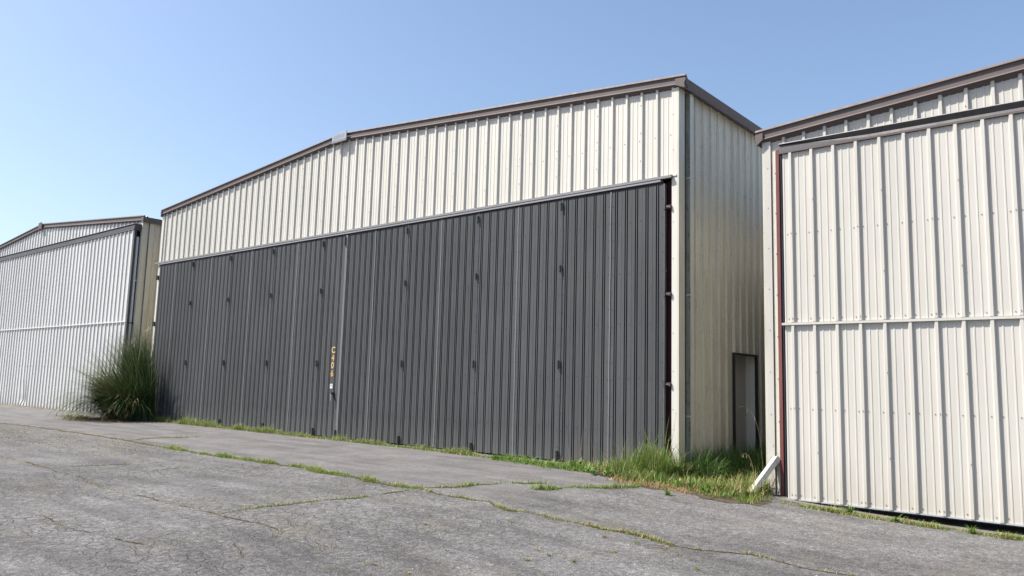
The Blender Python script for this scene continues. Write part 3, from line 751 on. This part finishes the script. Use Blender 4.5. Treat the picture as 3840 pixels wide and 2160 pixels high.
strip('E', CR['E4'], 700, .05, .03, .09, [.40, .34, .22, .04], 'grass in the short crack near the door foot', .6)
strip('F', CR['F'], 240, .03, .01, .03, [.15, .25, .40, .20], 'small weeds in the curved lower left crack', 1.)

# grass along the foot of the doors
bl = [[.6, -.35], [4.8, -.35], [8.1, -.30], [9.6, -.30], [12, -.32], [13.2, -.36], [15.4, -.5], [16.3, -.62]]
b = along(bl, 17000, .15, .7); b = b[b[:, 1] < -.09]; N = len(b)
hx = np.interp(b[:, 0], [0, 2, 6, 9, 13, 16], [.30, .34, .28, .17, .15, .17])*(.75+.45*np.sin(b[:, 0]*3.3)*np.sin(b[:, 0]*1.37+1))
stuff(blades('door_foot_grass', b, hx*rb(N, .35, 1.1), rb(N, .005, .011), rb(N, .4, 1.6), MIX, [.42, .40, .12, .06], .6), 'low weedy grass along the foot of the charcoal door')
b = along([[15, -.5], [16.2, -.7], [17.2, -.8]], 2800, .25, .4); b = b[b[:, 1] < -.1]; N = len(b)
stuff(blades('door_foot_grass', b, rb(N, .08, .22), rb(N, .006, .012), rb(N, .6, 1.9), [G_GREEN, G_DARK, G_YEL], [.5, .25, .25], .8), 'leafy green weeds sprawling before the charcoal door')
def field(x0, x1, y0, y1, n, f=None):
    x = rb(n, x0, x1); y = rb(n, y0, y1)
    if f is not None: k = f(x, y); x, y = x[k], y[k]
    return np.stack([x, y, [gz(a, c) for a, c in zip(x, y)]], 1)
# taller grass in front of the right end of the door
b = field(16.3, 18.4, -1.30, -.09, 4200, lambda x, y: (y > -.50-.36*(x-16.3)*1.1+.08*np.sin(x*13)) & (rng.uniform(0, 1, len(x)) < (.25+.55*(x-16.3)/2.0)*(.6+.5*np.sin(x*7+1)*np.sin(y*9)))); N = len(b)
stuff(blades('tall_grass', b, rb(N, .10, .28)*(.7+.4*(b[:, 0]-16.3)/2), rb(N, .005, .011), rb(N, .2, 1.1), [G_GREEN, G_YEL, G_STRAW, G_RED], [.34, .42, .18, .06], .6, nseg=4), 'yellow green grass before the right end of the charcoal door')
# tuft clumps at the corner
cl = []; HH = []
for (cx, cy, r, n, h) in ((18.0, -.45, .20, 700, .52), (18.27, -.55, .18, 700, .50), (17.85, -.8, .22, 550, .34), (18.55, -.85, .22, 350, .18), (18.25, -1.0, .25, 450, .20), (17.6, -.5, .25, 400, .28), (18.42, -.25, .12, 250, .42), (18.2, -.3, .15, 90, .85), (17.95, -.35, .12, 60, .75)):
    x = rng.normal(cx, r*.6, n); y = np.minimum(rng.normal(cy, r*.6, n), -.1 if cx < 18.3 else 5); cl.append(np.stack([x, y, [gz(a, c) for a, c in zip(x, y)]], 1)); HH.append(rb(n, .45, 1.05)*h)
b = np.concatenate(cl); HH = np.concatenate(HH); N = len(b)
stuff(blades('tall_grass', b, HH*1.15, rb(N, .006, .013), rb(N, .1, 1.1), [G_GREEN, G_YEL, G_DARK, G_STRAW], [.46, .26, .18, .10], .7, nseg=5), 'tall green grass clumps at the corner of the middle hangar')
b = field(17.9, 19.3, -1.45, -.9, 1500); N = len(b)
stuff(blades('dead_grass', b, rb(N, .04, .16), rb(N, .004, .009), rb(N, .9, 2.), [G_STRAW, G_RED], [.45, .55], .6), 'brown dead grass in front of the corner clumps')
b = field(16.6, 18.6, -.95, -.15, 70); N = len(b); b = np.repeat(b, 1, 0)
stuff(blades('seeding_stems', b, rb(N, .35, .75), rb(N, .004, .006), rb(N, .1, .7), [G_STRAW, G_YEL], [.6, .4], .7, nseg=5), 'thin pale seeding stems standing above the corner grass')
# the gap between middle and right hangars
b = field(18.5, 19.95, -1.0, 1.2, 8500, lambda x, y: (y < (x-18.75)*.9-.45) & (rng.random(len(x)) < .55+.45*np.sin(x*5)*np.sin(y*6))); N = len(b)
stuff(blades('gap_grass', b, rb(N, .35, 1.1)*np.interp(b[:, 0], [18.5, 19.2, 19.9], [.13, .26, .40]), rb(N, .006, .013), rb(N, .2, 1.3), [G_YEL, G_GREEN, G_STRAW, G_RED], [.42, .30, .22, .06], .7, nseg=4), 'sunlit yellow green grass between the middle and right hangars')
b = field(18.42, 19.85, -.3, 6.5, 8500, lambda x, y: y > (x-18.33)/1.11-.05); N = len(b)  # darker blades follow the hangar's shadow edge, shade put into their colour
stuff(blades('gap_grass', b, rb(N, .22, .66), rb(N, .008, .016), rb(N, .2, 1.3), [G_DARK, G_GREEN], [.9, .1], .75, nseg=5), 'grass standing in the alley, shade put into its dark green')
b = field(18.4, 18.95, -.1, 1.6, 1500); N = len(b)  # blades beside the wall carry its shade in their darker colour
stuff(blades('gap_grass', b, rb(N, .30, .62), rb(N, .010, .019), rb(N, .2, 1.5), [G_DARK, G_GREEN], [.9, .1], .8, nseg=5), 'broad grass against the side wall, shade put into its dark green')
b = field(18.6, 20.1, -1.30, -.5, 2300, lambda x, y: y > -1.30+.12*np.sin(x*9)); N = len(b)
stuff(blades('gap_grass', b, rb(N, .05, .16), rb(N, .004, .009), rb(N, .3, 1.6), [G_GREEN, G_YEL, G_STRAW, G_RED], [.46, .34, .14, .06], .6), 'short grass edge in front of the alley')
sb = MB()
n_ = 44
vs = []
for i in range(n_+1):
    x = 16.2+(20.2-16.2)*i/n_; y0 = -1.12-.30*math.sin(min(1, (x-16.2)/2.2)*1.57)+.12*math.sin(x*6)+.05*math.sin(x*17); y0 = y0 if x > 18.4 else max(y0, -.55-.40*(x-16.2))
    vs += [(x, y0, gz(x, y0)+.004), (x, 7 if x > 18.3 else -.04, gz(x, 0)+.03)]
sb.v = vs; sb.f = [(2*i, 2*i+2, 2*i+3, 2*i+1) for i in range(n_)]; sb.mi = [sb.mat(M_SOIL)]*n_
tag(sb.build('soil_ground'), 'bare soil under the grass between the hangars', 'soil', kind='structure')

cl = []
for k in range(34):
    cx = rng.uniform(15.6, 19.9); cy = rng.uniform(-1.15, -.55) if cx > 17.3 else rng.uniform(-.75, -.35)
    for q in range(9): cl.append((cx+rng.normal(0, .03), cy+rng.normal(0, .03), gz(cx, cy)+.02))
N = len(cl)
stuff(blades('broadleaf_weeds', cl, rb(N, .10, .22), rb(N, .025, .045), rb(N, .5, 1.7), [G_GREEN, G_DARK, G_RED], [.5, .38, .12], .8, nseg=4), 'broad leaved weeds scattered through the corner grass', 'weeds')
# weeds at the foot of the right hangar door
rp_ = [[20.3, -.72], [21.06, -.72], [21.7, -.66], [22.1, -.66], [22.7, -.66], [23.1, -.66], [24.2, -.66], [27, -.66]]
b = along(rp_, 13000, .095, .75); N = len(b)
stuff(blades('door_foot_grass', b, (.6+.6*rng.random(N)**3+.35*np.sin(b[:, 0]*5)*np.sin(b[:, 0]*11.3))*rb(N, .04, .11), rb(N, .004, .009), rb(N, .5, 1.7), MIX, [.40, .32, .12, .16], .6), 'low green and reddish weeds at the foot of the right door')
# broad-leaf rosettes
def rosette(name, label, x, y, n, L, mats, pr, group=None, lean=(.5, 1.3), wd=.022):
    b = np.tile([[x, y, gz(x, y)]], (n, 1)).astype(float); b[:, :2] += rng.normal(0, .012, (n, 2))
    o = blades(name, b, rb(n, .5, 1.)*L, rb(n, .6*wd, wd), rb(n, *lean), mats, pr, .7, nseg=4); tag(o, label, 'weed', group); return o
rosette('leafy_weed', 'dark leafy weed at the foot of the right door under the second wide rib', 21.15, -.62, 46, .17, [G_DARK, G_GREEN], [.7, .3], 'weeds at the right door')
rosette('leafy_weed', 'upright bright green weed at the foot of the right door, middle one of three', 21.72, -.68, 26, .15, [G_GREEN, G_YEL], [.7, .3], 'weeds at the right door')
rosette('leafy_weed', 'bright green spiky weed at the foot of the right door, nearest the photo edge', 22.55, -.68, 30, .16, [G_GREEN, G_YEL], [.7, .3], 'weeds at the right door')
rosette('grass_tuft', 'bright green tuft on the asphalt in front of the alley', 19.10, -1.72, 130, .13, [G_GREEN, G_YEL], [.75, .25], None, (.4, 1.6), .009)
rosette('leafy_weed', 'rounded green weed against the charcoal door right of centre', 15.0, -.62, 60, .17, [G_DARK, G_GREEN], [.5, .5], None, (.5, 1.7), .03)
tufts = [((18.49,-5.7), 'small green sprig on the asphalt left of the lower right joint'), ((18.93,-4.86), 'green sprig just below the lower right joint, nearer the middle'), ((19.84,-5.54), 'yellow brown tuft near the bottom centre of the asphalt'), ((19.92,-4.55), 'reddish tuft branching off below the lower right joint'),
 ((20.3,-4.97), 'brown tuft at lower right of the asphalt'), ((20.27,-5.57), 'green tuft at bottom of the asphalt, right of centre'), ((20.54,-4.41), 'small brown tuft below the end of the joint'), ((20.76,-4.55), 'straw coloured tuft towards the right bottom'),
 ((20.26,-4.48), 'tiny green tuft under the joint'), ((21.12,-4.85), 'green tuft nearest the bottom right corner'), ((19.65,-7.0), 'straw tuft at the bottom edge in the dry joint'), ((20.01,-5.59), 'tiny reddish tuft near the bottom centre'), ((20.0,-5.88), 'green sprig at the bottom centre')]
for i_, ((x, y), lb_) in enumerate(tufts):
    dry = 'brown' in lb_ or 'straw' in lb_ or 'reddish' in lb_
    rosette('grass_tuft', lb_, x, y, 22, .06, [G_STRAW, G_RED, G_GREEN] if dry else [G_GREEN, G_YEL, G_DARK], [.3, .4, .3] if dry else [.5, .3, .2], 'small tufts on the asphalt', (.6, 1.9), .007)
# scattered tiny dry weeds on worn asphalt
b = field(-1, 10.5, -5.8, -4.05, 7500, lambda x, y: rng.uniform(0, 1, len(x)) < .5+.5*np.sin(x*2.3)*np.sin(y*5)); N = len(b)
stuff(blades('dry_ground_weeds', b, rb(N, .010, .045), rb(N, .005, .014), rb(N, .8, 2.2), [G_STRAW, G_YEL, G_RED, G_DARK], [.35, .2, .25, .2], .6), 'tiny dry weeds scattered over the worn asphalt at left')
b = field(13.0, 22.5, -8.6, -4.4, 800); b = np.repeat(b, 5, 0); b[:, :2] += rng.normal(0, .018, (len(b), 2)); N = len(b)
stuff(blades('dry_ground_weeds', b, rb(N, .006, .025), rb(N, .003, .006), rb(N, .8, 2.2), [G_STRAW, G_GREEN, G_RED, G_DARK], [.3, .25, .25, .2], .6), 'tiny weeds scattered over the near asphalt')
# left hangar foot and the litter before the pampas clump
b = along([[-16, -.30], [-9, -.30], [-3.2, -.35]], 2800, .12, .8); b = b[b[:, 1] < -.13]; N = len(b)
stuff(blades('dry_door_grass', b, rb(N, .03, .11), rb(N, .005, .01), rb(N, .7, 2.), [G_STRAW, G_YEL, G_RED], [.6, .25, .15], .6), 'straw coloured grass at the foot of the left door')
b = along([[-.9, -2.0], [0, -1.9], [.7, -1.65], [1.3, -1.4]], 3400, .16, .4); N = len(b)
stuff(blades('dry_litter', b, rb(N, .03, .13), rb(N, .006, .014), rb(N, .9, 2.1), [G_STRAW, G_RED, G_YEL], [.35, .5, .15], .6), 'brown dead leaves around the foot of the pampas grass', 'leaf litter')
b = along([[-2.4, -1.3], [-1.2, -1.6], [-.3, -1.8]], 1500, .34, .3); N = len(b)
stuff(blades('low_weeds', b, rb(N, .05, .2)*rb(N, .3, 1.1), rb(N, .010, .02), rb(N, .7, 1.8), [G_DARK, G_GREEN, G_STRAW], [.55, .2, .25], .6), 'low leafy weeds left of the pampas grass', 'weeds')

# pampas clump
def pampas():
    root = empty('pampas_grass', (.30, -.80, 0)); tag(root, 'big arching clump of pampas grass between the left and middle hangars', 'pampas grass')
    def tuft(n, L0, L1, az0, azs, lean0, lean1, wd, mats, pr, name, cx=.05, cy=-.95, rad=.42, nseg=9, curve=.62):
        ang = rb(n, 0, 2*np.pi); rr = rad*np.sqrt(rb(n, 0, 1))
        b = np.stack([cx+rr*np.cos(ang)*1.15, np.minimum(cy+rr*np.sin(ang), -.15), np.zeros(n)], 1)
        az = rng.normal(az0, azs, n)
        L = rb(n, L0, L1); le = rb(n, lean0, lean1)
        # keep blades off the door plane
        az = np.where((np.sin(az) > .25) & (b[:, 0] > -.2), -az, az)
        return blades(name, b, L, rb(n, *wd), le, mats, pr, curve, az, nseg, root)
    PI = math.pi; CX, CY = .30, -.80
    tuft(1700, 1.1, 2.6, PI+.62, .60, .8, 1.6, (.018, .034), [P_LEAF, P_DARK, P_SHEEN, P_DRY], [.40, .28, .24, .08], 'leaves', cx=CX-.15, cy=CY, rad=.40, nseg=10, curve=.72)
    tuft(1000, 1.7, 2.9, PI+.45, .85, .40, 1.15, (.014, .028), [P_LEAF, P_DARK, P_SHEEN, P_DRY], [.44, .22, .20, .14], 'leaves', cx=CX+.15, cy=CY, rad=.42, nseg=10, curve=.85)
    tuft(700, 1.1, 2.1, -PI/2+.1, .8, .5, 1.35, (.018, .034), [P_LEAF, P_DARK, P_SHEEN, P_DRY], [.38, .38, .16, .08], 'leaves', cx=CX+.25, cy=CY, rad=.40, nseg=10, curve=.75)
    tuft(450, .9, 1.9, -.35, .6, .25, .95, (.012, .024), [P_DARK, P_LEAF], [.7, .3], 'leaves', cx=CX+.45, cy=CY+.15, rad=.35, nseg=9, curve=.7)
    tuft(900, 2.1, 3.1, PI+.3, 1.0, .08, .45, (.012, .024), [P_LEAF, P_DARK, P_SHEEN], [.55, .25, .20], 'leaves', cx=CX+.55, cy=CY+.3, rad=.30, nseg=10, curve=1.1)
    tuft(420, .5, 1.3, -PI/2-.5, 1.2, 1.1, 2.0, (.010, .018), [P_DRY, G_RED], [.7, .3], 'dead_leaves', cx=CX-.2, cy=CY-.15)
    tuft(320, 2.3, 3.15, PI*.98, 1.2, .08, .42, (.010, .022), [P_PLUME, P_DRY, P_LEAF], [.10, .12, .78], 'seed_stalks', cx=CX+.35, cy=-.55, rad=.34, curve=.9)
    # feathery seed heads, drooping
    nb = []; HHs = []; azs = []
    for k in range(18):
        u = rng.uniform(0, 1)**1.5; cx = CX+.55-1.5*u+rng.normal(0, .1); cy = -.55-.7*u+rng.normal(0, .12); cz = 2.72-1.05*u+rng.normal(0, .09)
        for q in range(24):
            nb.append((cx+rng.normal(0, .014)-.010*q*.7, cy+rng.normal(0, .014)-.005*q, cz-.011*q)); HHs.append(rng.uniform(.05, .12)); azs.append(rng.normal(PI*1.15, .8))
    blades('seed_heads', nb, np.array(HHs), rb(len(nb), .006, .012), rb(len(nb), .9, 1.9), [P_PLUME, P_DRY], [.7, .3], .6, np.array(azs), 3, root)
pampas()

# long oat stem arching in front of the side door
def stalk(name, label, pts, r, head=True, drop=.05):
    mb = MB(); P = [Vector(p) for p in pts]
    # smooth the path
    Q = []
    for i in range(len(P)-1):
        p0 = P[max(i-1, 0)]; p1 = P[i]; p2 = P[i+1]; p3 = P[min(i+2, len(P)-1)]
        for t in np.linspace(0, 1, 6, endpoint=False):
            Q.append(.5*((2*p1)+(p2-p0)*t+(2*p0-5*p1+4*p2-p3)*t*t+(3*p1-p0-3*p2+p3)*t**3))
    Q.append(P[-1])
    for i in range(len(Q)-1):
        d = (Q[i+1]-Q[i]).normalized(); s = d.orthogonal().normalized(); n = d.cross(s)
        ra = r*(1-.6*i/len(Q)); rb_ = r*(1-.6*(i+1)/len(Q))
        mb.prism([Q[i]+(s*math.cos(t)+n*math.sin(t))*ra for t in np.arange(4)*math.pi/2], [Q[i+1]+(s*math.cos(t)+n*math.sin(t))*rb_ for t in np.arange(4)*math.pi/2], G_STRAW, cap=False)
    sh = MB()
    if head:
        for i in range(int(len(Q)*.45), len(Q)):
            for _ in range(2):
                if rng.random() < .2:
                    q = Q[i]+Vector((rng.normal(0, .012), rng.normal(0, .012), -.01)); l = drop*rng.uniform(.6, 1.3)
                    sh.prism([q+Vector((.002, 0, 0)), q+Vector((0, .002, 0)), q+Vector((-.002, 0, 0))], [q+Vector((.005, 0, -l)), q+Vector((0, .005, -l*.9)), q+Vector((-.004, 0, -l))], G_STRAW)
    o = mb.build(name); tag(o, label, 'grass stem')
    if sh.v: h_ = sh.build('seed_head'); h_.parent = o; h_['kind'] = 'stuff'
    return o
stalk('oat_stem', 'tall dry oat stem arching in front of the side door', [(19.93, -.45, -.1), (19.90, -.42, .35), (19.84, -.38, .75), (19.72, -.33, 1.02), (19.58, -.30, 1.12), (19.44, -.28, 1.08)], .0017)
stalk('oat_stem', 'short bent oat stem below the tall one at the right hangar corner', [(19.78, -.4, -.05), (19.74, -.38, .25), (19.66, -.36, .42), (19.56, -.34, .43)], .003, True, .04)
stalk('oat_stem', 'pale straw stem leaning across the corner trim of the middle hangar', [(18.45, -.6, 0), (18.48, -.55, .35), (18.53, -.5, .75), (18.56, -.48, 1.0)], .0035, True, .03)

# pebbles
pb = MB()
for k in range(320):
    x = rng.uniform(13, 24.5); y = rng.uniform(-9, -1.2); s = rng.uniform(.003, .0085); z = gz(x, y)
    a = [(x+s*math.cos(t)*rng.uniform(.7, 1.3), y+s*math.sin(t)*rng.uniform(.7, 1.3), z+.001) for t in np.arange(6)*math.pi/3]
    b = [(x+.55*(p[0]-x), y+.55*(p[1]-y), z+s*.7) for p in a]
    pb.prism(a, b, M_PLUMEX if k % 3 == 0 else M_CONC)
stuff(pb.build('pebbles'), 'loose pale pebbles scattered on the asphalt', 'pebbles')
